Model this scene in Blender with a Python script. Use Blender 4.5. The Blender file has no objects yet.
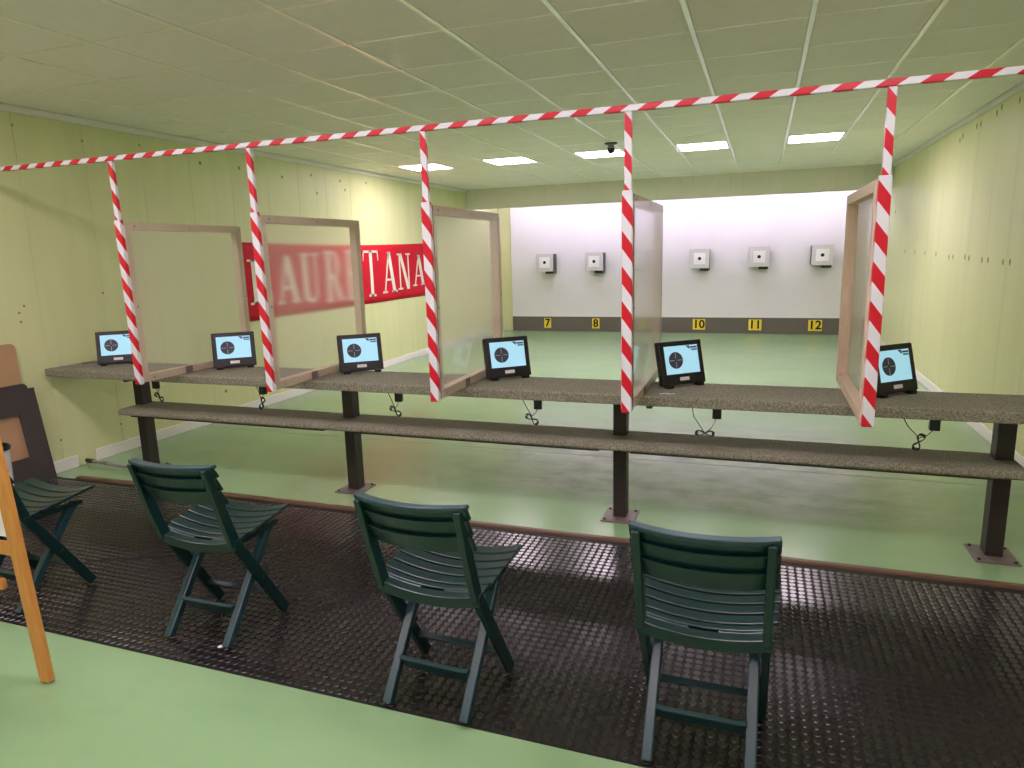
import bpy, bmesh, math, random
from mathutils import Vector, Matrix
random.seed(7)
R = math.radians
scene = bpy.context.scene
C = scene.collection

# ------------------------------------------------------------------ camera, world, exposure
YAW, PITCH, ROLL, FPX = R(20.113), R(-10.89), R(-1.586), 683.47
cam = bpy.data.objects.new('camera', bpy.data.cameras.new('camera'))
C.objects.link(cam)
fw = Vector((-math.sin(YAW)*math.cos(PITCH), math.cos(YAW)*math.cos(PITCH), math.sin(PITCH)))
rt = Vector((math.cos(YAW), math.sin(YAW), 0)); up = rt.cross(fw)
r2 = rt*math.cos(ROLL) + up*math.sin(ROLL); u2 = -rt*math.sin(ROLL) + up*math.cos(ROLL)
m = Matrix((r2, u2, -fw)).transposed().to_4x4(); m.translation = (0, 0, 1.62)
cam.matrix_world = m
cam.data.sensor_width = 36; cam.data.lens = FPX/1024*36; cam.data.clip_start = .02
scene.camera = cam
w = bpy.data.worlds.new('world'); scene.world = w; w.use_nodes = True
w.node_tree.nodes['Background'].inputs[0].default_value = (.8, .85, .8, 1)
w.node_tree.nodes['Background'].inputs[1].default_value = .02
vs = scene.view_settings
vs.view_transform = 'Standard'; vs.look = 'None'; vs.gamma = 1; vs.use_curve_mapping = False
vs.exposure = 0.97
LAMP_NEAR, LAMP_FAR, LAMP_TARGET, SCREEN = 11.0, 18.0, 30.0, .32

# ------------------------------------------------------------------ dimensions
XL, XR, YF, YB, ZC = -5.2, 1.8, 13.6, -3.0, 2.778     # room
Y0, TX0, TS = 2.935, -3.406, .6                        # ceiling grid
BT, BY0, BY1 = .84, 3.64, 4.07                         # bench top

# ------------------------------------------------------------------ materials
def lin(h):
    h = h.lstrip('#'); out = []
    for i in (0, 2, 4):
        v = int(h[i:i+2], 16)/255
        out.append(v/12.92 if v <= .04045 else ((v+.055)/1.055)**2.4)
    return (*out, 1)
def newmat(name):
    mt = bpy.data.materials.new(name); mt.use_nodes = True
    nt = mt.node_tree; return mt, nt, nt.nodes['Principled BSDF']
def plain(name, col, rough=.5, spec=.5, metal=0, var=0, scale=8, bump=0, bscale=60, stretch=(1, 1, 1), col2=None):
    mt, nt, b = newmat(name)
    b.inputs['Roughness'].default_value = rough; b.inputs['Specular IOR Level'].default_value = spec
    b.inputs['Metallic'].default_value = metal
    c = lin(col); b.inputs['Base Color'].default_value = c
    if var or col2 or bump:
        tc = nt.nodes.new('ShaderNodeTexCoord'); mp = nt.nodes.new('ShaderNodeMapping')
        mp.inputs['Scale'].default_value = stretch
        nt.links.new(tc.outputs['Object'], mp.inputs[0])
    if var or col2:
        n = nt.nodes.new('ShaderNodeTexNoise'); n.inputs['Scale'].default_value = scale
        n.inputs['Detail'].default_value = 5; n.inputs['Roughness'].default_value = .6
        nt.links.new(mp.outputs[0], n.inputs['Vector'])
        rp = nt.nodes.new('ShaderNodeValToRGB')
        rp.color_ramp.elements[0].position = .32; rp.color_ramp.elements[1].position = .68
        if col2: a, d = lin(col2), c
        else: a, d = tuple(x*(1-var) for x in c[:3])+(1,), tuple(min(1, x*(1+var)) for x in c[:3])+(1,)
        rp.color_ramp.elements[0].color = a; rp.color_ramp.elements[1].color = d
        nt.links.new(n.outputs['Fac'], rp.inputs[0]); nt.links.new(rp.outputs[0], b.inputs['Base Color'])
    if bump:
        n2 = nt.nodes.new('ShaderNodeTexNoise'); n2.inputs['Scale'].default_value = bscale; n2.inputs['Detail'].default_value = 3
        nt.links.new(mp.outputs[0], n2.inputs['Vector'])
        bp = nt.nodes.new('ShaderNodeBump'); bp.inputs['Strength'].default_value = bump; bp.inputs['Distance'].default_value = .01
        nt.links.new(n2.outputs['Fac'], bp.inputs['Height']); nt.links.new(bp.outputs[0], b.inputs['Normal'])
    return mt
def emit(name, col, strength):
    mt, nt, b = newmat(name)
    b.inputs['Base Color'].default_value = lin(col); b.inputs['Emission Color'].default_value = lin(col)
    b.inputs['Emission Strength'].default_value = strength
    return mt
def stripes(name, kx, ky, kz, period, off=0.0):
    """red and white barrier tape: diagonal bands in object space"""
    mt, nt, b = newmat(name); b.inputs['Roughness'].default_value = .35
    tc = nt.nodes.new('ShaderNodeTexCoord')
    d = nt.nodes.new('ShaderNodeVectorMath'); d.operation = 'DOT_PRODUCT'; d.inputs[1].default_value = (kx, ky, kz)
    nt.links.new(tc.outputs['Object'], d.inputs[0])
    a = nt.nodes.new('ShaderNodeMath'); a.operation = 'MULTIPLY_ADD'; a.inputs[1].default_value = 1/period; a.inputs[2].default_value = 100+off
    nt.links.new(d.outputs['Value'], a.inputs[0])
    f = nt.nodes.new('ShaderNodeMath'); f.operation = 'FRACT'; nt.links.new(a.outputs[0], f.inputs[0])
    g = nt.nodes.new('ShaderNodeMath'); g.operation = 'GREATER_THAN'; g.inputs[1].default_value = .5; nt.links.new(f.outputs[0], g.inputs[0])
    mx = nt.nodes.new('ShaderNodeMix'); mx.data_type = 'RGBA'
    mx.inputs[6].default_value = lin('dcdde4'); mx.inputs[7].default_value = lin('cc0a28')
    nt.links.new(g.outputs[0], mx.inputs[0]); nt.links.new(mx.outputs[2], b.inputs['Base Color'])
    return mt
def floor_mat():
    mt, nt, b = newmat('green_floor')
    tc = nt.nodes.new('ShaderNodeTexCoord')
    def noise(sc, det, st=(1, 1, 1)):
        mp = nt.nodes.new('ShaderNodeMapping'); mp.inputs['Scale'].default_value = st
        nt.links.new(tc.outputs['Object'], mp.inputs[0])
        n = nt.nodes.new('ShaderNodeTexNoise'); n.inputs['Scale'].default_value = sc; n.inputs['Detail'].default_value = det
        n.inputs['Roughness'].default_value = .65; nt.links.new(mp.outputs[0], n.inputs['Vector']); return n
    n1 = noise(.7, 6, (1, 1.6, 1)); r1 = nt.nodes.new('ShaderNodeValToRGB')
    r1.color_ramp.elements[0].position = .47; r1.color_ramp.elements[1].position = .66
    r1.color_ramp.elements[0].color = (0, 0, 0, 1); r1.color_ramp.elements[1].color = (1, 1, 1, 1)
    nt.links.new(n1.outputs['Fac'], r1.inputs[0])
    # worn grey zone: a strip walked on just behind the firing bench, irregular edges
    sx = nt.nodes.new('ShaderNodeSeparateXYZ'); nt.links.new(tc.outputs['Object'], sx.inputs[0])
    def rng(sock, a, c_, d, e):
        m1 = nt.nodes.new('ShaderNodeMapRange'); m1.inputs[1].default_value = a; m1.inputs[2].default_value = c_
        m2 = nt.nodes.new('ShaderNodeMapRange'); m2.inputs[1].default_value = d; m2.inputs[2].default_value = e
        m2.inputs[3].default_value = 1; m2.inputs[4].default_value = 0
        nt.links.new(sock, m1.inputs[0]); nt.links.new(sock, m2.inputs[0])
        mm = nt.nodes.new('ShaderNodeMath'); mm.operation = 'MULTIPLY'
        nt.links.new(m1.outputs[0], mm.inputs[0]); nt.links.new(m2.outputs[0], mm.inputs[1]); return mm
    zx, zy = rng(sx.outputs['X'], -2.6, -1.2, .5, 1.3), rng(sx.outputs['Y'], 4.1, 4.45, 5.4, 6.6)
    mz = nt.nodes.new('ShaderNodeMath'); mz.operation = 'MULTIPLY'
    nt.links.new(zx.outputs[0], mz.inputs[0]); nt.links.new(zy.outputs[0], mz.inputs[1])
    nw = noise(2.2, 8); ad = nt.nodes.new('ShaderNodeMath'); ad.operation = 'MULTIPLY_ADD'; ad.inputs[1].default_value = 1.5; ad.inputs[2].default_value = 0
    nt.links.new(nw.outputs['Fac'], ad.inputs[0])
    wr = nt.nodes.new('ShaderNodeMath'); wr.operation = 'MULTIPLY'; wr.use_clamp = True
    nt.links.new(ad.outputs[0], wr.inputs[0]); nt.links.new(mz.outputs[0], wr.inputs[1])
    ws = nt.nodes.new('ShaderNodeMath'); ws.operation = 'MULTIPLY'; ws.inputs[1].default_value = .85; nt.links.new(wr.outputs[0], ws.inputs[0])
    mA = nt.nodes.new('ShaderNodeMix'); mA.data_type = 'RGBA'
    mA.inputs[6].default_value = lin('8cae80'); mA.inputs[7].default_value = lin('84a67a')
    nt.links.new(r1.outputs[0], mA.inputs[0])
    mB = nt.nodes.new('ShaderNodeMix'); mB.data_type = 'RGBA'; wc = nt.nodes.new('ShaderNodeValToRGB'); wc.color_ramp.elements[0].position = .36; wc.color_ramp.elements[1].position = .58
    wc.color_ramp.elements[0].color = lin('787c70'); wc.color_ramp.elements[1].color = lin('a9aa9f')
    n5 = noise(3.1, 9, (1, 1.8, 1)); nt.links.new(n5.outputs['Fac'], wc.inputs[0]); nt.links.new(wc.outputs[0], mB.inputs[7])
    nt.links.new(mA.outputs[2], mB.inputs[6]); nt.links.new(ws.outputs[0], mB.inputs[0])
    nt.links.new(mB.outputs[2], b.inputs['Base Color'])
    n3 = noise(9, 4); mr = nt.nodes.new('ShaderNodeMapRange'); mr.inputs[3].default_value = .13; mr.inputs[4].default_value = .26
    nt.links.new(n3.outputs['Fac'], mr.inputs[0]); nt.links.new(mr.outputs[0], b.inputs['Roughness'])
    b.inputs['Specular IOR Level'].default_value = .45
    n4 = noise(2.5, 2); bp = nt.nodes.new('ShaderNodeBump'); bp.inputs['Strength'].default_value = .06; bp.inputs['Distance'].default_value = .02
    nt.links.new(n4.outputs['Fac'], bp.inputs['Height']); nt.links.new(bp.outputs[0], b.inputs['Normal'])
    return mt
def wood(name, c1, c2, rough=.5, st=(12, 12, 1.2)):
    return plain(name, c1, rough, .4, 0, .1, 5, .05, 30, st, c2)
def panel_mat():
    """slightly milky plastic sheet"""
    mt, nt, b = newmat('milky_sheet'); nt.nodes.remove(b)
    out = nt.nodes['Material Output']
    rf = nt.nodes.new('ShaderNodeBsdfRefraction'); rf.inputs['IOR'].default_value = 1.10; rf.inputs['Roughness'].default_value = .16
    rf.inputs['Color'].default_value = (1, 1, 1, 1)
    tl = nt.nodes.new('ShaderNodeBsdfTranslucent'); tl.inputs[0].default_value = (.92, .91, .90, 1)
    df = nt.nodes.new('ShaderNodeBsdfDiffuse'); df.inputs[0].default_value = (.92, .91, .90, 1)
    hz = nt.nodes.new('ShaderNodeMixShader'); hz.inputs[0].default_value = .5
    nt.links.new(tl.outputs[0], hz.inputs[1]); nt.links.new(df.outputs[0], hz.inputs[2])
    m1 = nt.nodes.new('ShaderNodeMixShader'); m1.inputs[0].default_value = .12
    nt.links.new(rf.outputs[0], m1.inputs[1]); nt.links.new(hz.outputs[0], m1.inputs[2])
    gl = nt.nodes.new('ShaderNodeBsdfGlossy'); gl.inputs['Roughness'].default_value = .06
    lw = nt.nodes.new('ShaderNodeLayerWeight'); lw.inputs[0].default_value = .5
    pw = nt.nodes.new('ShaderNodeMath'); pw.operation = 'POWER'; pw.inputs[1].default_value = 4; nt.links.new(lw.outputs['Facing'], pw.inputs[0])
    fr = nt.nodes.new('ShaderNodeMath'); fr.operation = 'MULTIPLY_ADD'; fr.inputs[1].default_value = .45; fr.inputs[2].default_value = .025; nt.links.new(pw.outputs[0], fr.inputs[0])
    m2 = nt.nodes.new('ShaderNodeMixShader')
    nt.links.new(fr.outputs[0], m2.inputs[0]); nt.links.new(m1.outputs[0], m2.inputs[1]); nt.links.new(gl.outputs[0], m2.inputs[2])
    hf = nt.nodes.new('ShaderNodeMath'); hf.operation = 'MULTIPLY_ADD'; hf.inputs[1].default_value = .12; hf.inputs[2].default_value = .15
    nt.links.new(pw.outputs[0], hf.inputs[0]); nt.links.new(hf.outputs[0], m1.inputs[0])
    nt.links.new(m2.outputs[0], out.inputs[0]); return mt
def carpet_mat(name, c1, c2):
    mt = plain(name, c1, .95, .1, 0, .1, 105, .5, 260, (1, 1, 1), c2)
    return mt

M = dict(
    floor=floor_mat(),
    wall=plain('painted_boards', 'd7dba6', .45, .4, 0, .035, 1.5, .03, 20, (1, 4, .35)),
    beam=plain('painted_beam', 'e2e1d2', .55, .3, 0, .03, 2, 0),
    white=plain('white_wall', 'e6e5e6', .6, .3, 0, .015, 2),
    back=plain('rear_wall_paint', 'd9d8b8', .7, .3),
    tile=plain('ceiling_tile', 'f8f4ee', .8, .2, 0, .02, 14, .12, 220),
    tbar=plain('ceiling_bar', 'fffdf8', .28, .6, .65),
    trim=plain('white_trim', 'ebe8e4', .5, .4),
    darkcarpet=carpet_mat('kerb_carpet', '7a766c', '66625a'),
    carpet=carpet_mat('bench_carpet', 'aaa792', '636053'),
    post=plain('dark_steel', '2e2726', .45, .5, 0, .08, 6),
    plate=plain('steel_plate', '6f625f', .5, .5, 0, .1, 20),
    rubber=plain('mat_rubber', '151213', .55, .4, 0, .14, 3), stud=plain('stud_rubber', '1a1517', .22, .6, 0, .14, 3),
    strip=wood('edge_strip_wood', '6e5442', '543f2f', .45, (1.5, 14, 14)),
    pine=wood('pine_wood', 'e4cdb6', 'd9bda0', .5, (14, 14, 1.5)),
    easel=wood('beech_wood', 'd99a52', 'c98743', .4, (16, 16, 1.5)),
    sheet=panel_mat(),
    tape_v=stripes('tape_upright', 1.35, 1.35, 1, .163),
    tape_h=stripes('tape_rail', 1, -1.2, -1.6, .158),
    chair=plain('green_plastic', '0b2a2b', .28, .5, 0, .05, 6),
    chair_lit=plain('green_plastic_lit', '203f48', .28, .5, 0, .05, 6),  # same plastic, painted lighter and bluer where it catches the light
    black=plain('black_plastic', '121114', .35, .5),
    cable=plain('black_cable', '151416', .5, .4),
    screen=emit('lit_screen', '9fd3ea', SCREEN),
    ink=plain('screen_disc', '454b5e', .4, .3),
    inkline=plain('screen_line', 'c3c3bd', .4, .3),
    label=plain('white_label', 'e4dfe2', .5, .3),
    grey=plain('grey_metal', 'd2d1d0', .45, .4),
    paper=plain('white_paper', 'f2f2f4', .7, .2),
    dot=plain('black_dot', '0c0c0e', .7, .2),
    yellow=plain('yellow_plate', 'f0d840', .5, .3),
    red=plain('red_banner', 'c8122c', .6, .2, 0, .12, 1.6, .1, 6),
    cream=plain('banner_letters', 'ece6d6', .6, .2),
    hard=plain('hardboard', 'b89270', .6, .3, 0, .06, 5),
    dark=plain('dark_board', '4b4544', .75, .2, 0, .08, 4),
    steel=plain('screw_steel', '8d8a86', .35, .5, .7),
    nail=plain('dark_spot', '9c976c', .8, .1),
    conduit=plain('grey_conduit', '8e918c', .5, .4),
    lamp_near=emit('lamp_diffuser_front', 'ffebf9', LAMP_NEAR),
    lamp_far=emit('lamp_diffuser_range', 'ffebf9', LAMP_FAR),
    tube=emit('lamp_tube', 'ecdcff', LAMP_TARGET),
    dome=plain('camera_glass', '1a1c30', .1, .6),
)

# ------------------------------------------------------------------ mesh helpers
class MB:
    def __init__(s): s.v, s.f = [], []
    def add(s, vs, fs, mx=None):
        n = len(s.v)
        s.v += [tuple(mx @ Vector(p)) if mx else tuple(p) for p in vs]
        s.f += [tuple(i+n for i in f) for f in fs]; return s
    def box(s, x0, x1, y0, y1, z0, z1, mx=None):
        vs = [(x0, y0, z0), (x1, y0, z0), (x1, y1, z0), (x0, y1, z0), (x0, y0, z1), (x1, y0, z1), (x1, y1, z1), (x0, y1, z1)]
        return s.add(vs, [(0, 3, 2, 1), (4, 5, 6, 7), (0, 1, 5, 4), (1, 2, 6, 5), (2, 3, 7, 6), (3, 0, 4, 7)], mx)
    def prism(s, poly, axis, a, b, mx=None):
        """poly in the other two axes (order xyz), extruded along axis from a to b"""
        n = len(poly); vs = []
        for t in (a, b):
            for p in poly:
                q = list(p); q.insert(axis, t); vs.append(tuple(q))
        fs = [tuple(range(n))[::-1], tuple(range(n, 2*n))] + [(i, (i+1) % n, n+(i+1) % n, n+i) for i in range(n)]
        return s.add(vs, fs, mx)
    def bar(s, p, q, w, t, upv=(1, 0, 0)):
        """flat bar from p to q; t thick along upv, w wide across"""
        p, q = Vector(p), Vector(q); d = (q-p).normalized(); u = Vector(upv); u = (u-d*u.dot(d)).normalized(); o = d.cross(u)
        vs = []
        for e in (p, q):
            for a, c_ in ((-1, -1), (1, -1), (1, 1), (-1, 1)): vs.append(e+u*(a*t/2)+o*(c_*w/2))
        return s.add(vs, [(0, 1, 2, 3)[::-1], (4, 5, 6, 7), (0, 1, 5, 4), (1, 2, 6, 5), (2, 3, 7, 6), (3, 0, 4, 7)])
    def path(s, pts, w, t, upv=(1, 0, 0)):
        """mitred flat bar along pts"""
        P = [Vector(p) for p in pts]; u = Vector(upv); rings = []
        for i, p in enumerate(P):
            d = ((P[min(i+1, len(P)-1)]-p).normalized() if i < len(P)-1 else Vector())+((p-P[i-1]).normalized() if i else Vector())
            d.normalize(); o = d.cross(u).normalized()
            k = 1.0
            if 0 < i < len(P)-1: k = 1/max(.4, d.dot((p-P[i-1]).normalized()))
            rings.append([p+u*(a*t/2)+o*(c_*w*k/2) for a, c_ in ((-1, -1), (1, -1), (1, 1), (-1, 1))])
        vs = [q for r_ in rings for q in r_]; fs = [(3, 2, 1, 0), tuple(4*(len(P)-1)+i for i in range(4))]
        for i in range(len(P)-1):
            for j in range(4): fs.append((4*i+j, 4*i+(j+1) % 4, 4*i+4+(j+1) % 4, 4*i+4+j))
        return s.add(vs, fs)
    def tube(s, pts, r, n=6):
        P = [Vector(p) for p in pts]; vs, fs = [], []
        for i, p in enumerate(P):
            d = (P[min(i+1, len(P)-1)]-P[max(i-1, 0)]).normalized()
            a = Vector((0, 0, 1)) if abs(d.z) < .9 else Vector((1, 0, 0))
            u = d.cross(a).normalized(); o = d.cross(u)
            vs += [p+u*(r*math.cos(2*math.pi*k/n))+o*(r*math.sin(2*math.pi*k/n)) for k in range(n)]
        for i in range(len(P)-1):
            for k in range(n): fs.append((i*n+k, i*n+(k+1) % n, i*n+n+(k+1) % n, i*n+n+k))
        fs += [tuple(range(n))[::-1], tuple((len(P)-1)*n+k for k in range(n))]
        return s.add(vs, fs)
    def lathe(s, prof, n=24, mx=None):
        """prof: (r,z) list, closed with caps"""
        vs, fs = [], []
        for r_, z in prof: vs += [(r_*math.cos(2*math.pi*k/n), r_*math.sin(2*math.pi*k/n), z) for k in range(n)]
        for i in range(len(prof)-1):
            for k in range(n): fs.append((i*n+k, i*n+(k+1) % n, i*n+n+(k+1) % n, i*n+n+k))
        fs += [tuple(range(n))[::-1], tuple((len(prof)-1)*n+k for k in range(n))]
        return s.add(vs, fs, mx)
    def slab(s, xs, fn, y0, y1, th):
        """curved slat across x: fn(x, y) -> (x, y, z) of the top; th thick downward along fn normal approx z"""
        vs, fs = [], []
        for x in xs:
            a, c_ = fn(x, y0), fn(x, y1)
            vs += [a, c_, (c_[0], c_[1]+th[0], c_[2]+th[1]), (a[0], a[1]+th[0], a[2]+th[1])]
        for i in range(len(xs)-1):
            for j in range(4): fs.append((4*i+j, 4*i+(j+1) % 4, 4*i+4+(j+1) % 4, 4*i+4+j))
        fs += [(3, 2, 1, 0), tuple(4*(len(xs)-1)+i for i in range(4))]
        return s.add(vs, fs)
    def clamp(s): s.v = [(a, b, max(c_, 0.0)) for a, b, c_ in s.v]; return s
    def mesh(s, name, smooth=False):
        me = bpy.data.meshes.new(name); me.from_pydata(s.v, [], s.f)
        bm = bmesh.new(); bm.from_mesh(me); bmesh.ops.recalc_face_normals(bm, faces=bm.faces); bm.to_mesh(me); bm.free()
        if smooth:
            for p in me.polygons: p.use_smooth = True
            me.set_sharp_from_angle(angle=R(40))
        return me
    def build(s, name, mat, parent=None, bevel=0, smooth=False, seg=2):
        me = s.mesh(name, smooth); me.materials.append(M[mat])
        o = bpy.data.objects.new(name, me); C.objects.link(o)
        if parent: o.parent = parent
        if bevel:
            b = o.modifiers.new('bevel', 'BEVEL'); b.width = bevel; b.segments = seg; b.limit_method = 'ANGLE'; b.angle_limit = R(35)
        return o
def box(*a): return MB().box(*a)
def link(name, me, parent=None, loc=(0, 0, 0)):
    o = bpy.data.objects.new(name, me); C.objects.link(o); o.location = loc
    if parent: o.parent = parent
    return o
def tag(o, label=None, cat=None, group=None, kind=None):
    if label: o['label'] = label
    if cat: o['category'] = cat
    if group: o['group'] = group
    if kind: o['kind'] = kind
    return o
def thing(name, label, cat, loc=(0, 0, 0), rz=0, group=None):
    o = bpy.data.objects.new(name, None); C.objects.link(o); o.empty_display_size = .1
    o.location = loc; o.rotation_euler = (0, 0, rz)
    return tag(o, label, cat, group)
def dup(root, loc, rz, label, group=None):
    r_ = root.copy(); C.objects.link(r_); r_.location = loc; r_.rotation_euler = (0, 0, rz); r_['label'] = label
    if group: r_['group'] = group
    for ch in list(root.children):
        c_ = ch.copy(); C.objects.link(c_); c_.parent = r_
        for g in list(ch.children):
            d = g.copy(); C.objects.link(d); d.parent = c_
    return r_
def struct(o, label, cat): return tag(o, label, cat, None, 'structure')
def text_mesh(body, size, depth):
    cu = bpy.data.curves.new('txt', 'FONT'); cu.body = body; cu.size = size; cu.extrude = depth; cu.align_x = 'CENTER'; cu.align_y = 'CENTER'
    cu.resolution_u = 3; cu.offset = size*.02
    o = bpy.data.objects.new('txt', cu); C.objects.link(o)
    dg = bpy.context.evaluated_depsgraph_get(); me = bpy.data.meshes.new_from_object(o.evaluated_get(dg))
    bpy.data.objects.remove(o); bpy.data.curves.remove(cu); return me

# ------------------------------------------------------------------ room shell
fl = struct(box(XL-.1, XR+.1, YB-.1, YF+.1, -.1, 0).build('floor', 'floor'), 'green painted concrete floor of the shooting range', 'floor')
MB().box(XL, XR, 5.17, 5.178, 0, .0012).build('floor_joint', 'conduit', fl)
MB().bar((-1.70, 5.17, .0006), (-1.86, 4.55, .0006), .006, .0012, (0, 0, 1)).build('floor_joint', 'conduit', fl)

def board_wall(name, label, x, sgn, y0, y1, first, step):
    wl = struct(box(*sorted((x+sgn*.018, x+sgn*.12)), y0-.1, y1+.1, -.1, ZC+.1).build(name, 'wall'), label, 'wall')
    y = first
    while y > y0: y -= step
    while y < y1-.01:
        a, c_ = max(y, y0), min(y+step, y1)
        if c_-a > .03:
            box(*sorted((x, x+sgn*.018)), a+.0006, c_-.0006, 0, ZC).build('wall_board', 'wall', wl, .0015, seg=1)
        y += step
    return wl
wl = board_wall('wall_left', 'pale yellow-green boarded wall with the red banner on it', XL, -1, YB, YF, 3.72, .5525)
wr = board_wall('wall_right', 'pale yellow-green boarded wall on the right of the range', XR, 1, YB, YF, 6.435, .574)
sp = MB().lathe([(.018, 0), (.018, .0015), (.014, .002)], 8, Matrix.Rotation(R(90), 4, 'Y')).mesh('wall_plug'); sp.materials.append(M['nail'])
for y, z in [(3.724, 2.634), (4.275, 2.597), (4.827, 2.638), (5.522, 2.56), (6.061, 2.567), (6.752, 2.538), (7.305, 2.61), (7.398, 2.405), (7.919, 2.592), (8.021, 2.486), (8.553, 2.618),
             (3.599, 1.325), (3.554, 1.277), (3.557, 1.209), (4.273, 1.379), (4.825, 1.362), (4.986, 1.362), (3.72, .251), (4.271, .246), (5.539, .285)]:
    o = link('wall_plug', sp, wl, (XL, y, z)); k = .55 if y < 5 else 1.0; o.scale = (1, k, k)
for y, z in [(6.527, 2.657), (6.962, 2.683), (7.084, 2.657), (7.534, 2.639), (7.659, 2.642), (8.127, 2.62), (8.229, 2.597), (8.238, 1.452), (8.079, 1.455), (7.638, 1.461), (7.499, 1.454),
             (7.087, 1.444), (6.916, 1.447), (6.52, 1.439), (6.354, 1.443), (11.6, 2.05), (10.62, 1.49), (9.96, 1.488), (9.38, 1.481), (8.82, 1.476)]:
    o = link('wall_plug', sp, wr, (XR, y, z)); o.scale = (-1, 1.0, 1.5)
fb = struct(box(XL-.1, XR+.1, YF, YF+.12, -.1, ZC+.1).build('wall_far', 'wall'), 'far end wall of the range behind the target boxes', 'wall')
box(-4.9, XR, YF-.05, YF, .3, ZC).build('white_panel', 'white', fb)
box(-4.9, XR, YF-.055, YF, 0, .3).build('kerb_panel', 'darkcarpet', fb)
box(-4.9, XR, YF-.06, YF-.05, .3, .325).build('kerb_lip', 'trim', fb)
struct(box(XL-.1, XR+.1, YB-.12, YB, -.1, ZC+.1).build('wall_back', 'back'), 'plain pale wall behind the viewer', 'wall')
struct(box(XL, XL+.014, 3.99, YF, 0, .095).build('baseboard_left', 'trim', None, .004), 'long white baseboard on the left wall, past the bench', 'baseboard')
struct(box(XL, XL+.014, YB, 3.83, 0, .095).build('baseboard_left', 'trim', None, .004), 'short white baseboard on the left wall, beside the leaning boards', 'baseboard')
struct(box(XR-.014, XR, YB, YF-.06, 0, .095).build('baseboard_right', 'trim', None, .004), 'white baseboard along the right wall', 'baseboard')
struct(box(XL, XL+.02, YB, 12, ZC-.055, ZC-.006).build('trim_1', 'trim', None, .004), 'white cornice strip along the top of the left wall', 'trim')
struct(box(XR-.02, XR, YB, 12, ZC-.055, ZC-.006).build('trim_2', 'trim', None, .004), 'white cornice strip along the top of the right wall', 'trim')
# beam in front of the targets, boarded
bm_ = struct(box(XL, XR, 12.012, 12.14, 2.42, ZC).build('beam', 'beam'), 'boarded beam below the ceiling in front of the targets', 'beam')
x = XL; i = 0
while x < XR-.001:
    x1 = min(x+.1945, XR)
    box(x+.001, x1-.001, 12.0, 12.012, 2.415, ZC).build('beam_board', 'beam', bm_, .002, seg=1); x = x1

# ceiling: deck, tiles, bars
ce = struct(box(XL-.1, XR+.1, YB-.1, YF+.1, ZC+.03, ZC+.12).build('ceiling', 'tile'), 'suspended ceiling of square pale tiles', 'ceiling')
J0, J1 = -9, 16
LAMP_COLS = (-2, 0, 2, 4, 6); ROW_FAR, ROW_NEAR, ROW_FILL = 9, -2, -7
tile_cache = {}
for i in range(-3, 9):
    for j in range(J0, J1):
        if i in LAMP_COLS and j in (ROW_FAR, ROW_NEAR, ROW_FILL): continue
        x0, x1 = max(TX0+i*TS, XL), min(TX0+(i+1)*TS, XR); y0, y1 = Y0+j*TS, min(Y0+(j+1)*TS, 12.0)
        if y1-y0 < .05: continue
        key = (round(x1-x0, 3), round(y1-y0, 3))
        if key not in tile_cache:
            a, d = x1-x0, y1-y0; e = .008
            mb = MB().add([(.012, .004, 0), (a-.012, .004, 0), (a-.012, d-.004, 0), (.012, d-.004, 0), (.012+e, .004+e, -.005), (a-.012-e, .004+e, -.005), (a-.012-e, d-.004-e, -.005), (.012+e, d-.004-e, -.005)],
                          [(4, 5, 6, 7), (0, 1, 5, 4), (1, 2, 6, 5), (2, 3, 7, 6), (3, 0, 4, 7), (0, 3, 2, 1)])
            tile_cache[key] = mb.mesh('ceiling_tile'); tile_cache[key].materials.append(M['tile'])
        o = link('ceiling_tile', tile_cache[key], ce, (x0, y0, ZC+.002))
for i in range(-2, 9):
    x = TX0+i*TS; box(x-.012, x+.012, YB, 12, ZC-.008, ZC+.03).build('ceiling_bar', 'tbar', ce)
for j in range(J0, J1):
    y = Y0+j*TS; box(XL, XR, y-.006, y+.006, ZC-.0055, ZC+.02).build('ceiling_bar', 'tbar', ce)
def ceiling_lamp(i, j, mat, label, group):
    t = thing('ceiling_light', label, 'ceiling light', (TX0+(i+.5)*TS, Y0+(j+.5)*TS, ZC), 0, group)
    f = MB()
    for a in ((-.289, .289, -.295, -.272), (-.289, .289, .272, .295), (-.289, -.266, -.272, .272), (.266, .289, -.272, .272)): f.box(*a, -.006, .02)
    f.build('frame', 'trim', t); box(-.266, .266, -.272, .272, -.004, .015).build('diffuser', mat, t)
for i, n in zip(LAMP_COLS, ('lit square ceiling lamp nearest the left wall, far row', 'lit square ceiling lamp second from the left wall, far row', 'lit square ceiling lamp behind the black dome camera',
                            'lit square ceiling lamp right of the dome camera, far row', 'rightmost lit square ceiling lamp of the far row')):
    ceiling_lamp(i, ROW_FAR, 'lamp_far', n, 'ceiling lamps above the range')
WHERE = ('nearest the left wall', 'second from the left wall', 'in the middle', 'second from the right wall', 'nearest the right wall')
for i, n in zip(LAMP_COLS, WHERE):
    ceiling_lamp(i, ROW_NEAR, 'lamp_near', 'square ceiling lamp above the chairs, ' + n, 'ceiling lamps above the chairs')
    ceiling_lamp(i, ROW_FILL, 'lamp_near', 'square fill lamp added behind the viewer, ' + n, 'fill lamps added behind the viewer')  # extra unseen row, added so bounce off the floor brightens the ceiling
for k in range(5):
    t = thing('tube_light', 'fluorescent batten behind the boarded beam, ' + WHERE[k], 'tube light', (-4.3+k*1.35, 12.75, ZC+.03), 0, 'battens lighting the targets')
    box(-.62, .62, -.04, .04, -.06, 0).build('housing', 'trim', t)
    MB().tube([(-.58, 0, -.085), (.58, 0, -.085)], .018, 8).build('tube', 'tube', t)

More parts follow.
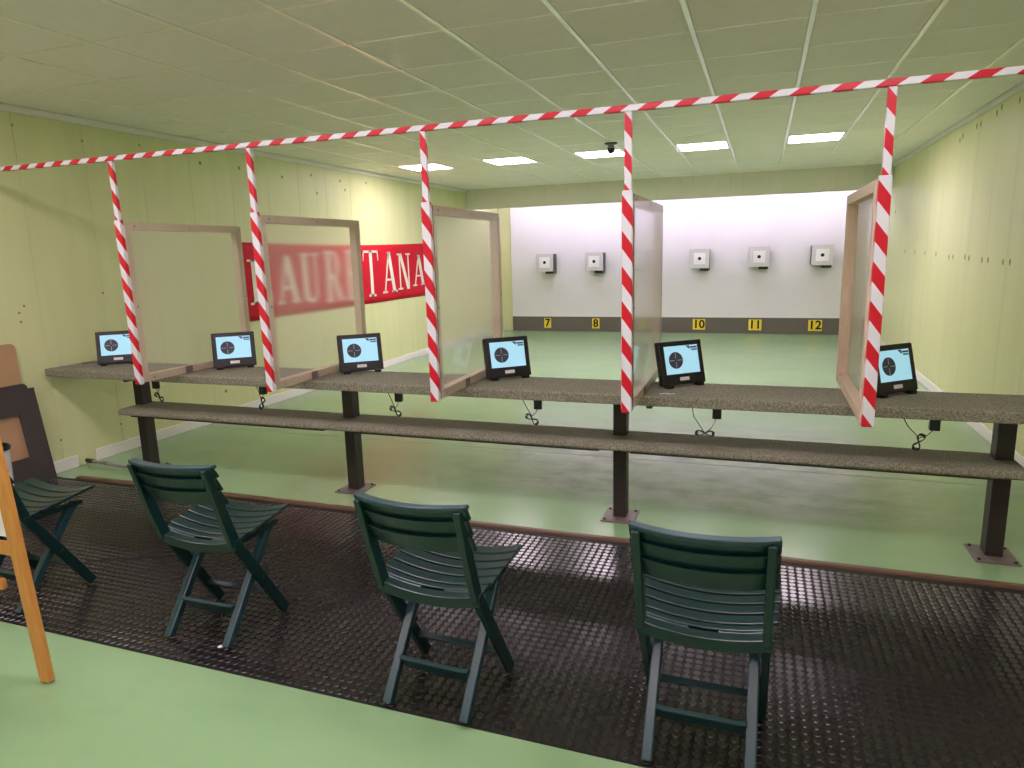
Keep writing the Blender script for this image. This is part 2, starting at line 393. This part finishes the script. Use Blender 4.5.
# ------------------------------------------------------------------ rubber mat and edge strip
mat_o = tag(box(XL+.02, XR-.02, 1.92, 3.565, 0, .006).build('rubber_mat', 'rubber'), 'dark studded rubber mat under the folding chairs', 'mat')
st = MB(); P = .0372; ny = int((3.555-1.93)/P); nx = int((XR-XL-.06)/P)
for a in range(nx):
    for b in range(ny):
        cx, cy = XL+.04+a*P, 1.945+b*P; n0 = len(st.v); N = 10
        for r_, z in ((.0172, .006), (.0150, .0088)):
            st.v += [(cx+r_*math.cos(2*math.pi*k/N), cy+r_*math.sin(2*math.pi*k/N), z) for k in range(N)]
        st.f += [(n0+k, n0+(k+1) % N, n0+N+(k+1) % N, n0+N+k) for k in range(N)]; st.f.append(tuple(n0+N+k for k in range(N)))
me = bpy.data.meshes.new('stud'); me.from_pydata(st.v, [], st.f); me.materials.append(M['stud'])
o = link('studs', me, mat_o); o['kind'] = 'stuff'
MB().path([(-3.45, 2.50, .008), (-3.2, 2.62, .010), (-2.95, 2.76, .010), (-2.75, 2.83, .008)], .018, .006, (0, 0, 1)).build('crease', 'rubber', mat_o, .002)
es = tag(MB().prism([(3.57, 0), (3.57, .012), (3.585, .018), (3.615, .018), (3.63, .004), (3.63, 0)], 0, -4.9, XR-.02).build('edge_strip', 'strip'), 'long brown wooden strip along the far edge of the rubber mat', 'floor strip')

# ------------------------------------------------------------------ firing bench
bench = thing('firing_bench', 'long grey carpeted shooting bench with lower shelf on dark steel posts', 'bench', (0, 0, 0))
def rounded(y0, y1, z0, z1, rf, rb, n=5):
    p = [(y0+rf-rf*math.cos(t), z1-rf+rf*math.sin(t)) for t in [k*math.pi/2/n for k in range(n+1)]]
    p += [(y1-rb+rb*math.sin(t), z1-rb+rb*math.cos(t)) for t in [k*math.pi/2/n for k in range(n+1)]]
    return p + [(y1, z0), (y0+rf*.3, z0), (y0, z0+rf*.3)]
MB().prism(rounded(BY0, BY1, .783, BT, .012, .01), 0, XL+.055, XR-.004).build('bench_top', 'carpet', bench)
sh = MB().prism(rounded(3.755, 4.075, .480, .525, .03, .012), 0, -4.585, 1.235).build('lower_shelf', 'carpet', bench, smooth=True)
PX = (-4.575, -2.66, -.765, 1.185)
for px in PX:
    p = box(px-.04, px+.04, 3.94, 4.03, .008, .783).build('post', 'post', bench, .004)
    box(px-.1, px+.1, 3.86, 4.08, 0, .008).build('base_plate', 'plate', p, .002)
    for a in (-.08, .08):
        for b in (3.88, 4.06):
            MB().lathe([(.009, .008), (.009, .014), (.006, .017)], 6, Matrix.Translation((px+a, b, 0))).build('bolt', 'post', p)
for a, b in zip(PX[:-1], PX[1:]):
    box(a+.09, b-.09, 3.775, 3.805, .468, .480).build('shelf_rail', 'post', bench)
    box(a+.2, a+.23, 3.66, 4.03, .765, .783).build('bench_bracket', 'post', bench)

# ------------------------------------------------------------------ taped rail and dividers
RY, RZ = 3.26, 2.25
RA = R(-1.2)
rail = tag(box(-3.49, 3.49, -.015, .015, -.0145, .0145).build('taped_rail', 'tape_h', None, .004), 'horizontal rail wrapped in red and white tape, under the ceiling', 'rail')
rail.location = (-1.7, 3.285, RZ); rail.rotation_euler = (0, R(.25), RA)
DX = (-3.835, -2.76, -1.647, -.597, .460)
DY = (3.33, 3.31, 3.284, 3.262, 3.24)
DL = ('wood-framed divider nearest the left wall, clear sheet, taped upright', 'wood-framed divider with milky sheet in front of the red banner', 'wood-framed divider with milky sheet left of the first target boxes',
      'divider seen edge-on before the middle target box, taped upright', 'rightmost wood-framed divider, its bare frame side facing left')
def make_divider():
    t = thing('lane_divider', DL[0], 'divider', (DX[0], DY[0], BT), 0, 'framed lane dividers on the bench')
    D, H = 1.06, 1.035
    box(-.034, .021, .016, .062, .001, H).build('stile', 'pine', t, .002)
    box(-.034, .021, D-.046, D, .001, H).build('stile', 'pine', t, .002)
    tr = box(-.033, .020, .062, D-.046, H-.048, H).build('top_rail', 'pine', t, .002)
    br = box(-.033, .020, .062, D-.046, .001, .05).build('bottom_rail', 'pine', t, .002)
    box(.0215, .0255, .02, D, .002, H-.002).build('plastic_sheet', 'sheet', t)
    mp = Matrix.Rotation(R(90), 4, 'Y')
    for y, z in ((.09, H-.024), (.55, H-.024), (D-.02, H-.03), (D-.02, .5), (.04, .5), (.1, .025)):
        MB().lathe([(.007, 0), (.007, .002), (.004, .0035)], 8, Matrix.Translation((.0255, y, z)) @ mp).build('screw', 'steel', t)
    box(.0255, .0285, .37, .43, .002, .052).build('bracket', 'plate', t)
    box(-.027, .023, -.012, .016, -.008, H+.012).build('taped_post', 'tape_v', t, .004)
    e = box(-.017, .017, -.010, .014, 0, .36).build('taped_extension', 'tape_v', t, .003); e.location.z = H+.012
    MB().tube([(0, .03, H), (0, .03, H+.028)], .002, 6).build('nail', 'steel', t)
    return t
div = make_divider()
divs = [div]
for k in range(1, 5): divs.append(dup(div, (DX[k], DY[k], BT), R((0, .0, 1.2, .3, 0)[k]), DL[k]))
for k, d in enumerate(divs):      # each extension ends at the underside of the slightly sloping rail
    e = [c_ for c_ in d.children if c_.name.startswith('taped_extension')][0]
    e.scale.z = (RZ-(DX[k]+1.7)*math.sin(R(.25))-.0148-BT-1.035-.012)/.36

# ------------------------------------------------------------------ monitors
ML = ('small black target monitor on the bench end by the left wall', 'small black target monitor left of the divider before the banner', 'small black target monitor under the right half of the red banner',
      'small black target monitor right of the third divider from the left', 'small black target monitor in front of the yellow number ten', 'small black target monitor half behind the rightmost taped upright')
MP = ((-4.71, 3.925), (-3.60, 3.955), (-2.54, 3.975), (-1.458, 3.955), (-.388, 3.93), (.685, 3.915))
def make_monitor():
    t = thing('monitor', ML[0], 'monitor', (*MP[0], BT), R(41), 'target monitors on the bench')
    T = Matrix.Translation((0, 0, .016)) @ Matrix.Rotation(R(-14), 4, 'X')
    W, H = .147, .252
    def tb(x0, x1, y0, y1, z0, z1): return MB().box(x0, x1, y0, y1, z0, z1, T)
    tb(-W, W, 0, .042, 0, H).build('housing', 'black', t, .006)
    bz = MB()
    for a in ((-W+.004, W-.004, .222, H-.004), (-W+.004, W-.004, .004, .062), (-W+.004, -.116, .062, .222), (.116, W-.004, .062, .222)): bz.box(a[0], a[1], -.004, .001, a[2], a[3], T)
    bz.build('bezel', 'black', t, .0015)
    sc = tb(-.116, .116, -.0012, .001, .062, .222).build('screen', 'screen', t)
    ring = Matrix.Rotation(R(90), 4, 'X')
    MB().lathe([(.048, .0012), (.048, .0018)], 28, T @ Matrix.Translation((-.042, 0, .14)) @ ring).build('target_disc', 'ink', sc)
    ln = MB()
    for a in (0, 90, 180, 270):
        q = T @ Matrix.Translation((-.042, 0, .14)) @ Matrix.Rotation(R(a), 4, 'Y')
        ln.box(.010, .043, -.0022, -.0017, -.0016, .0016, q)
    ln.build('cross_lines', 'inkline', sc)
    lg = MB(); lg.prism([(.035, .219), (.062, .219), (.062, .196)], 1, -.0022, -.0012, T)
    lg.box(.066, .112, -.0022, -.0012, .203, .213, T); lg.box(.072, .112, -.0022, -.0012, .190, .198, T)
    lg.build('screen_marks', 'ink', sc)
    tb(-.032, .032, -.0055, -.004, .022, .042).build('sticker', 'label', t)
    for s_ in (-1, 1):
        box(s_*.105-.022, s_*.105+.022, -.012, .03, 0, .018).build('foot', 'black', t, .003)
    for s_ in (-1, 1):
        a = T @ Vector((s_*.1, .042, .10)); MB().tube([a, (s_*.1, .1, .003), (s_*.1, .112, .003)], .003, 6).build('stand_leg', 'black', t)
    return t
mon = make_monitor()
for k in range(1, 6): dup(mon, (*MP[k], BT), R((41, 41, 40, 42, 43, 43)[k]), ML[k])

# ------------------------------------------------------------------ power adapters hanging under the bench
def adapter(px, y, label, kind, dx):
    t = thing('power_adapter', label, 'power adapter', (px, y, .783), 0, 'power adapters under the bench')
    box(-.023, .023, -.016, .016, -.066, 0).build('body', 'black', t, .004)
    c_ = MB(); pts = []
    if kind == 0:   # bundle hanging as a flat figure of eight
        base = Vector((dx, 0, -.15)); c_.tube([(0, 0, -.06), (dx*.45, .0, -.12), base], .0022, 5); c_.tube([(2*dx-.01, .0, 0), (2*dx, 0, -.06), base], .0022, 5)
        for q in range(3): c_.tube([base+Vector((.05*math.sin(t_)*(1-.1*q), .004*q-.004, .014*math.sin(2*t_))) for t_ in [k*2*math.pi/24 for k in range(25)]], .0028, 5)
    else:           # bundle hanging upright or aslant
        base = Vector((dx, 0, -.11)); c_.tube([(0, 0, -.06), (dx*.4, 0, -.09), base], .0022, 5); c_.tube([(2*dx-.02, 0, 0), (1.9*dx, 0, -.05), base], .0022, 5)
        ang = R((0, 25, 70, -35)[kind])
        for q in range(3):
            L = []
            for t_ in [k*2*math.pi/24 for k in range(25)]:
                u_, v_ = .045*math.cos(t_)*(1-.12*q), .016*math.sin(2*t_)
                L.append(base+Vector((u_*math.cos(ang)-v_*math.sin(ang), .004*q, u_*math.sin(ang)+v_*math.cos(ang)-.02)))
            c_.tube(L, .0028, 5)
    c_.build('cable', 'cable', t)
for a in ((-4.12, 3.71, 'black adapter and coiled cable under the bench, nearest the left wall', 3, .015), (-3.165, 3.71, 'black adapter and cable under the bench beside the second divider', 2, -.02),
          (-2.12, 3.71, 'black adapter and cable under the bench right of the second post', 3, -.03), (-1.20, 3.71, 'black adapter and cable under the bench below the fourth monitor', 3, -.04),
          (-.197, 3.71, 'black adapter with wide looped cable under the bench below the fifth monitor', 0, -.06), (.815, 3.71, 'black adapter with bundled cable under the bench near the right end post', 2, -.06)):
    adapter(*a)
t = tag(MB().tube([(-5.10, 3.74, BT+.005), (-5.02, 3.80, BT+.006), (-4.98, 3.79, BT+.004), (-4.9, 3.86, BT+.005), (-4.86, 3.97, BT+.005)], .006, 6).build('grey_cable', 'conduit'), 'grey cable lying on the bench end by the left wall', 'cable')
t = tag(MB().bar((-5.08, 3.90, BT+.006), (-4.96, 3.98, BT+.006), .018, .01, (0, 0, 1)).build('grey_strap', 'plate'), 'flat grey strap lying beside the cable on the bench end', 'strap')
t = tag(MB().path([(-.50, 3.70, BT+.001), (-.47, 3.72, BT+.001), (-.455, 3.705, BT+.001), (-.42, 3.725, BT+.001)], .012, .001, (0, 0, 1)).build('tape_scrap', 'paper'), 'torn white tape scrap on the bench beside the edge-on divider', 'scrap')
cd = thing('cable_conduit', 'grey conduit from the left wall along the floor to the first post', 'conduit', (0, 0, 0))
MB().tube([(XL+.012, 3.90, .03), (-5.05, 3.89, .03), (-4.76, 3.87, .025), (-4.69, 3.88, .025), (-4.655, 3.94, .03), (-4.640, 3.985, .08), (-4.635, 3.985, .2), (-4.635, 3.985, .44)], .013, 8).build('pipe', 'conduit', cd, smooth=True)
MB().tube([(XL+.016, 3.90, .03), (XL+.09, 3.897, .03)], .018, 8).build('sleeve', 'black', cd)
MB().tube([(-4.98, 3.886, .03), (-4.93, 3.884, .029)], .017, 8).build('clip', 'steel', cd)

# ------------------------------------------------------------------ target boxes and number plates
TXs = (-4.09, -3.085, -2.13, -1.095, -.071, .965)
TL = ('grey electronic target box above the yellow plate reading seven', 'grey electronic target box above the yellow plate reading eight', 'grey target box behind the edge-on divider', 'grey electronic target box above the yellow plate reading ten',
      'grey electronic target box above the yellow plate reading eleven', 'grey electronic target box above the yellow plate reading twelve')
def make_target():
    t = thing('target_box', TL[0], 'target', (TXs[0], YF-.05, 1.405), 0, 'electronic target boxes')
    cv = box(-.172, .172, -.30, -.265, -.178, .178).build('cover', 'grey', t, .006)
    MB().box(-.165, .165, -.265, 0, -.165, .165).box(.0, .162, -.25, 0, -.225, -.165).build('body', 'black', t, .006)
    pp = box(-.105, .105, -.305, -.3, -.105, .105).build('paper', 'paper', cv)
    MB().lathe([(.030, 0), (.030, .002)], 20, Matrix.Translation((0, -.305, 0)) @ Matrix.Rotation(R(90), 4, 'X')).build('aiming_mark', 'dot', cv)
    return t
tg = make_target()
for k in range(1, 6):
    dup(tg, (TXs[k], YF-.05, 1.405+(.0, 0, 0, .01, .02, .025)[k]), R((0, 0, 0, 0, 2, 3)[k]), TL[k])
for k, (n, nx_) in enumerate(zip('7 8 9 10 11 12'.split(), (-4.135, -3.12, -2.115, -1.102, -.085, .945))):
    t = thing('number_plate', 'yellow lane plate reading %s on the dark kerb' % dict(zip('7 8 9 10 11 12'.split(), 'seven eight nine ten eleven twelve'.split()))[n], 'number plate', (nx_, YF-.055, .165), 0, 'yellow lane number plates')
    wd = .075 if len(n) == 1 else .115
    box(-wd, wd, -.006, 0, -.1, .1).build('plate', 'yellow', t)
    me = text_mesh(n, .22, .001); me.materials.append(M['dot'])
    me.transform(Matrix.Translation((0, -.0075, 0)) @ Matrix.Rotation(R(90), 4, 'X')); link('digits', me, t)

# ------------------------------------------------------------------ dome camera
t = thing('dome_camera', 'small dark dome camera hanging from the ceiling tiles', 'camera', (-1.618, 7.8, ZC-.004))
MB().lathe([(.07, 0), (.07, -.012), (.06, -.016)], 20).build('base', 'post', t, smooth=True)
MB().lathe([(.035, -.016), (.038, -.06), (.044, -.065)], 20).build('neck', 'conduit', t, smooth=True)
MB().lathe([(.044, -.06), (.043, -.08), (.036, -.098), (.022, -.11), (.006, -.114)], 20).build('dome', 'dome', t, smooth=True)

# ------------------------------------------------------------------ banner
bn = thing('banner', 'red cloth banner with white serif capitals on the left wall', 'banner', (XL, 5.95, .965))
BL, BH = 4.3, .84
cl = MB(); NU, NV = 80, 10
for i in range(NU+1):
    for j in range(NV+1):
        u_, v_ = i/NU*BL, j/NV*BH
        d = .008+.0025*math.sin(u_*5+v_*3)+.0015*math.sin(u_*13-v_*9)
        if u_ < .5: d += .012*math.exp(-((v_-BH+.9*u_)/.05)**2)*(1-u_/.5)
        cl.v.append((d, u_, v_ - .03*math.sin(math.pi*u_/BL)*(j/NV)))
for i in range(NU):
    for j in range(NV): a = i*(NV+1)+j; cl.f.append((a, a+NV+1, a+NV+2, a+1))
o = cl.build('cloth', 'red', bn, smooth=True); sd = o.modifiers.new('solid', 'SOLIDIFY'); sd.thickness = .002
def serif(ch):
    """polygons of a condensed serif capital in a unit box (u right, v up)"""
    q = []
    def rect(a, b, c_, d): q.append([(a, c_), (b, c_), (b, d), (a, d)])
    def slant(x0, x1, wd, y0=0., y1=1.): q.append([(x0-wd/2, y0), (x0+wd/2, y0), (x1+wd/2, y1), (x1-wd/2, y1)])
    s_ = .05
    if ch == 'L': rect(.22, .40, 0, 1); rect(.08, .54, 1-s_, 1); rect(.08, .9, 0, s_); q.append([(.78, 0), (.9, 0), (.9, .28), (.84, .28)])
    if ch == 'A': slant(.16, .5, .08); slant(.80, .5, .2); rect(.28, .72, .30, .35); rect(.02, .32, 0, s_); rect(.62, .98, 0, s_)
    if ch == 'U':
        rect(.16, .34, .2, 1); rect(.70, .78, .2, 1); rect(.04, .46, 1-s_, 1); rect(.58, .92, 1-s_, 1)
        for k in range(8):
            a, b = math.pi+k*math.pi/8, math.pi+(k+1)*math.pi/8
            q.append([(.47+.31*math.cos(a), .2+.2*math.sin(a)), (.47+.31*math.cos(b), .2+.2*math.sin(b)), (.52+.18*math.cos(b), .22+.15*math.sin(b)), (.52+.18*math.cos(a), .22+.15*math.sin(a))])
    if ch == 'R':
        rect(.16, .34, 0, 1); rect(.04, .46, 0, s_); rect(.04, .5, 1-s_, 1); rect(.34, .5, .47, .52)
        for k in range(8):
            a, b = -math.pi/2+k*math.pi/8, -math.pi/2+(k+1)*math.pi/8
            q.append([(.5+.3*math.cos(a), .735+.265*math.sin(a)), (.5+.3*math.cos(b), .735+.265*math.sin(b)), (.5+.13*math.cos(b), .735+.215*math.sin(b)), (.5+.13*math.cos(a), .735+.215*math.sin(a))])
        slant(.82, .52, .19, 0, .5); rect(.72, .98, 0, s_)
    if ch == 'E':
        rect(.18, .36, 0, 1); rect(.06, .86, 1-s_, 1); rect(.06, .88, 0, s_); rect(.36, .66, .49, .54); rect(.62, .67, .4, .63)
        q.append([(.80, 1), (.86, 1), (.86, .76), (.82, .76)]); q.append([(.76, 0), (.88, 0), (.88, .26), (.84, .26)])
    if ch == 'T':
        rect(.41, .59, 0, 1); rect(.28, .72, 0, s_); rect(.02, .98, 1-s_, 1)
        q.append([(.02, 1), (.10, 1), (.05, .78), (.02, .78)]); q.append([(.90, 1), (.98, 1), (.98, .78), (.95, .78)])
    if ch == 'N': rect(.14, .22, 0, 1); rect(.76, .84, 0, 1); slant(.74, .24, .19); rect(.02, .34, 0, s_); rect(.02, .3, 1-s_, 1); rect(.64, .96, 1-s_, 1)
    return q
for k, (ch, yc) in enumerate(zip('LAURETANA', (6.2, 6.68, 7.12, 7.60, 8.06, 8.52, 9.02, 9.48, 9.96))):
    h = BH*(.80-.22*(abs(k-4)/4)**1.3); wd = .44 if ch in 'AUN' else .42
    zc = .415; lt = MB()
    for poly in serif(ch): lt.prism([(yc-5.95+(u_-.5)*wd, zc+(v_-.5)*h) for u_, v_ in poly], 0, .0135, .0155)
    lt.build('letter', 'cream', bn)

# ------------------------------------------------------------------ boards leaning on the left wall, bin, easel
def lean(name, mat, label, xb, y0, y1, H, tilt, th, hole=None, holes=()):
    """board standing on the floor at x=xb, leaning towards the left wall"""
    mx = Matrix.Translation((xb, 0, .0105)) @ Matrix.Rotation(-tilt, 4, 'Y')
    mb = MB()
    if hole:
        a, b, c_, d = hole
        for q in ((y0, a, 0, H), (b, y1, 0, H), (a, b, 0, c_), (a, b, d, H)): mb.box(0, th, q[0], q[1], q[2], q[3], mx)
    else:
        r_ = .04; poly = [(y0, 0), (y1, 0)]+[(y1-r_+r_*math.cos(t_), H-r_+r_*math.sin(t_)) for t_ in [k*math.pi/8 for k in range(5)]]+[(y0, H)]
        mb.prism(poly, 0, 0, th, mx)
    return tag(mb.build(name, mat), label, 'board')
hb = lean('hardboard_sheet', 'hard', 'brown hardboard sheet with rounded corner, rearmost of the leaning boards', -5.165, 2.5, 3.47, 1.05, R(1.0), .005)
lean('dark_board', 'dark', 'plain dark grey board leaning behind the framed one', -5.10, 2.55, 3.50, .75, R(5.5), .008)
lean('brown_board', 'hard', 'brown board seen through the opening of the dark frame', -5.075, 2.6, 3.47, .70, R(6.5), .006)
lean('framed_board', 'dark', 'dark grey board with rectangular opening, front of the leaning boards', -5.045, 2.55, 3.53, .715, R(8.1), .008, (2.78, 3.375, .215, .535))
t = thing('waste_bin', 'white cylindrical bin with black rim by the leaning boards', 'bin', (-4.70, 2.84, .009))
MB().lathe([(.125, 0), (.14, .44), (.13, .44), (.118, .02), (.0, .02)], 28).build('body', 'paper', t, smooth=True)
MB().lathe([(.137, .435), (.147, .437), (.149, .452), (.14, .46), (.128, .452), (.128, .437)], 28).build('rim', 'black', t, smooth=True)

ez = thing('easel', 'light wooden easel with white board at the left edge', 'easel', (-3.0, 1.665, 0))
# it faces the bench; the rear leg stands towards the viewer
for s_ in (-1, 1): MB().bar((s_*.40, -.01, .004), (s_*.303, -.02, 1.5), .052, .03, (0, 1, 0)).clamp().build('leg', 'easel', ez, .004)
MB().bar((-.35, -.014, .555), (.35, -.014, .555), .05, .024, (0, 1, 0)).build('cross_rail', 'easel', ez, .004)
MB().bar((-.29, -.02, 1.46), (.29, -.02, 1.46), .06, .02, (0, 1, 0)).build('top_rail', 'easel', ez, .004)
MB().bar((0, -.62, .004), (0, -.045, 1.42), .045, .025, (1, 0, 0)).clamp().build('rear_leg', 'easel', ez, .004)
MB().bar((-.30, -.045, .42), (.305, -.045, .42), .045, .026, (0, 1, 0)).build('brace', 'easel', ez, .008)
MB().box(-.325, .325, -.006, .006, .604, 1.43, Matrix.Translation((0, -.012, 0))).build('white_board', 'paper', ez)

# ------------------------------------------------------------------ folding chairs
CLB = ('dark green folding chair at the right, seen squarely from behind', 'dark green folding chair, middle of the three whole ones', 'dark green folding chair between the easel side and the middle chair', 'dark green folding chair cut off by the left edge behind the easel')
CP = ((-.129, 2.126, -.3), (-1.06, 2.119, -2.3), (-2.217, 2.237, .8), (-3.371, 2.18, -.7))
def make_chair():
    t = thing('folding_chair', CLB[0], 'chair', (CP[0][0], CP[0][1], .0087), R(CP[0][2]), 'green plastic folding chairs')
    xs = [-.212+k*.424/12 for k in range(13)]
    # uprights run from the backrest top past the seat rear to the front feet
    for s_ in (-1, 1):
        X = s_*.187
        MB().path([(X, -.234, .810), (X, -.175, .60), (X, -.128, .455), (X, -.075, .375), (X, .150, .008)], .048, .026).clamp().build('leg', 'chair', t, .005)
    for s_ in (-1, 1):
        X = s_*.155
        MB().path([(X, .135, .435), (X, .10, .40), (X, -.197, .008)], .036, .034).clamp().build('leg', 'chair_lit', t, .005)
    MB().path([(-.142, -.100, .128), (-.115, -.102, .125), (.115, -.102, .125), (.142, -.100, .128)], .084, .016, (0, .8, .6)).build('stretcher', 'chair_lit', t, .003)
    MB().path([(-.178, .075, .13), (.178, .075, .13)], .024, .014, (0, .6, -.8)).build('stretcher', 'chair', t, .003)
    for s_ in (-1, 1): box(s_*.172-.012, s_*.172+.012, -.13, .165, .425, .445).build('seat_rail', 'chair', t, .003)
    def zseat(x, y): return .437+.125*(y+.13)+.03*(x/.21)**2
    def fs(x, y): return (x, y, zseat(x, y))
    # seat slats
    ys = [(-.057, -.014), (-.004, .039), (.049, .092), (.102, .147), (.157, .206)]
    for n_, (a, b) in enumerate(ys):
        k = (1.03, 1.04, 1.05, 1.06, 1.06)[n_]
        MB().slab([x*k for x in xs], fs, a, b, (0, -.014)).build('seat_slat', 'chair', t, .003)
    xr = [x*.97 for x in xs]; rear = MB()
    rear.slab(xr, fs, -.090, -.065, (0, -.016)); rear.slab(xr, fs, -.142, -.105, (0, -.040))
    rear.slab([xr[0], xr[0]*.6, -.045], fs, -.105, -.090, (0, -.016)); rear.slab([.045, xr[-1]*.6, xr[-1]], fs, -.105, -.090, (0, -.016))
    rear.build('rear_seat_slat', 'chair', t, .003)
    # backrest slats, bowed to the rear
    def fb_(x, z):
        yb = -.236-(z-.80)*.305+.022
        return (x, yb-.052*(1-(x/.215)**2), z)
    for n_, (a, b, th) in enumerate(((.764, .816, .018), (.704, .768, .014), (.640, .708, .014))):
        MB().slab(xs, lambda x, z: (x, fb_(x, z)[1]-.015*(z-a)/(b-a), z), a, b, (th, 0)).build('back_slat', 'chair', t, .004)
    MB().slab([x*.99 for x in xs], lambda x, z: (fb_(x, z)[0], fb_(x, z)[1]-.017, z), .802, .820, (.04, 0)).build('top_lip', 'chair_lit', t, .005)
    for s_ in (-1, 1): MB().tube([(s_*.205, .012, .235), (s_*.14, .012, .235)], .009, 8).build('pivot', 'chair', t)
    return t
ch = make_chair()
for k in range(1, 4): dup(ch, (CP[k][0], CP[k][1], .0087), R(CP[k][2]), CLB[k])

# ------------------------------------------------------------------ crumbs on the mat
tag(MB().prism([(-2.115, 2.045), (-2.10, 2.04), (-2.088, 2.05), (-2.097, 2.06), (-2.11, 2.058)], 2, .009, .011).build('paper_scrap', 'paper'), 'tiny white paper scrap on the mat by a chair foot', 'scrap')
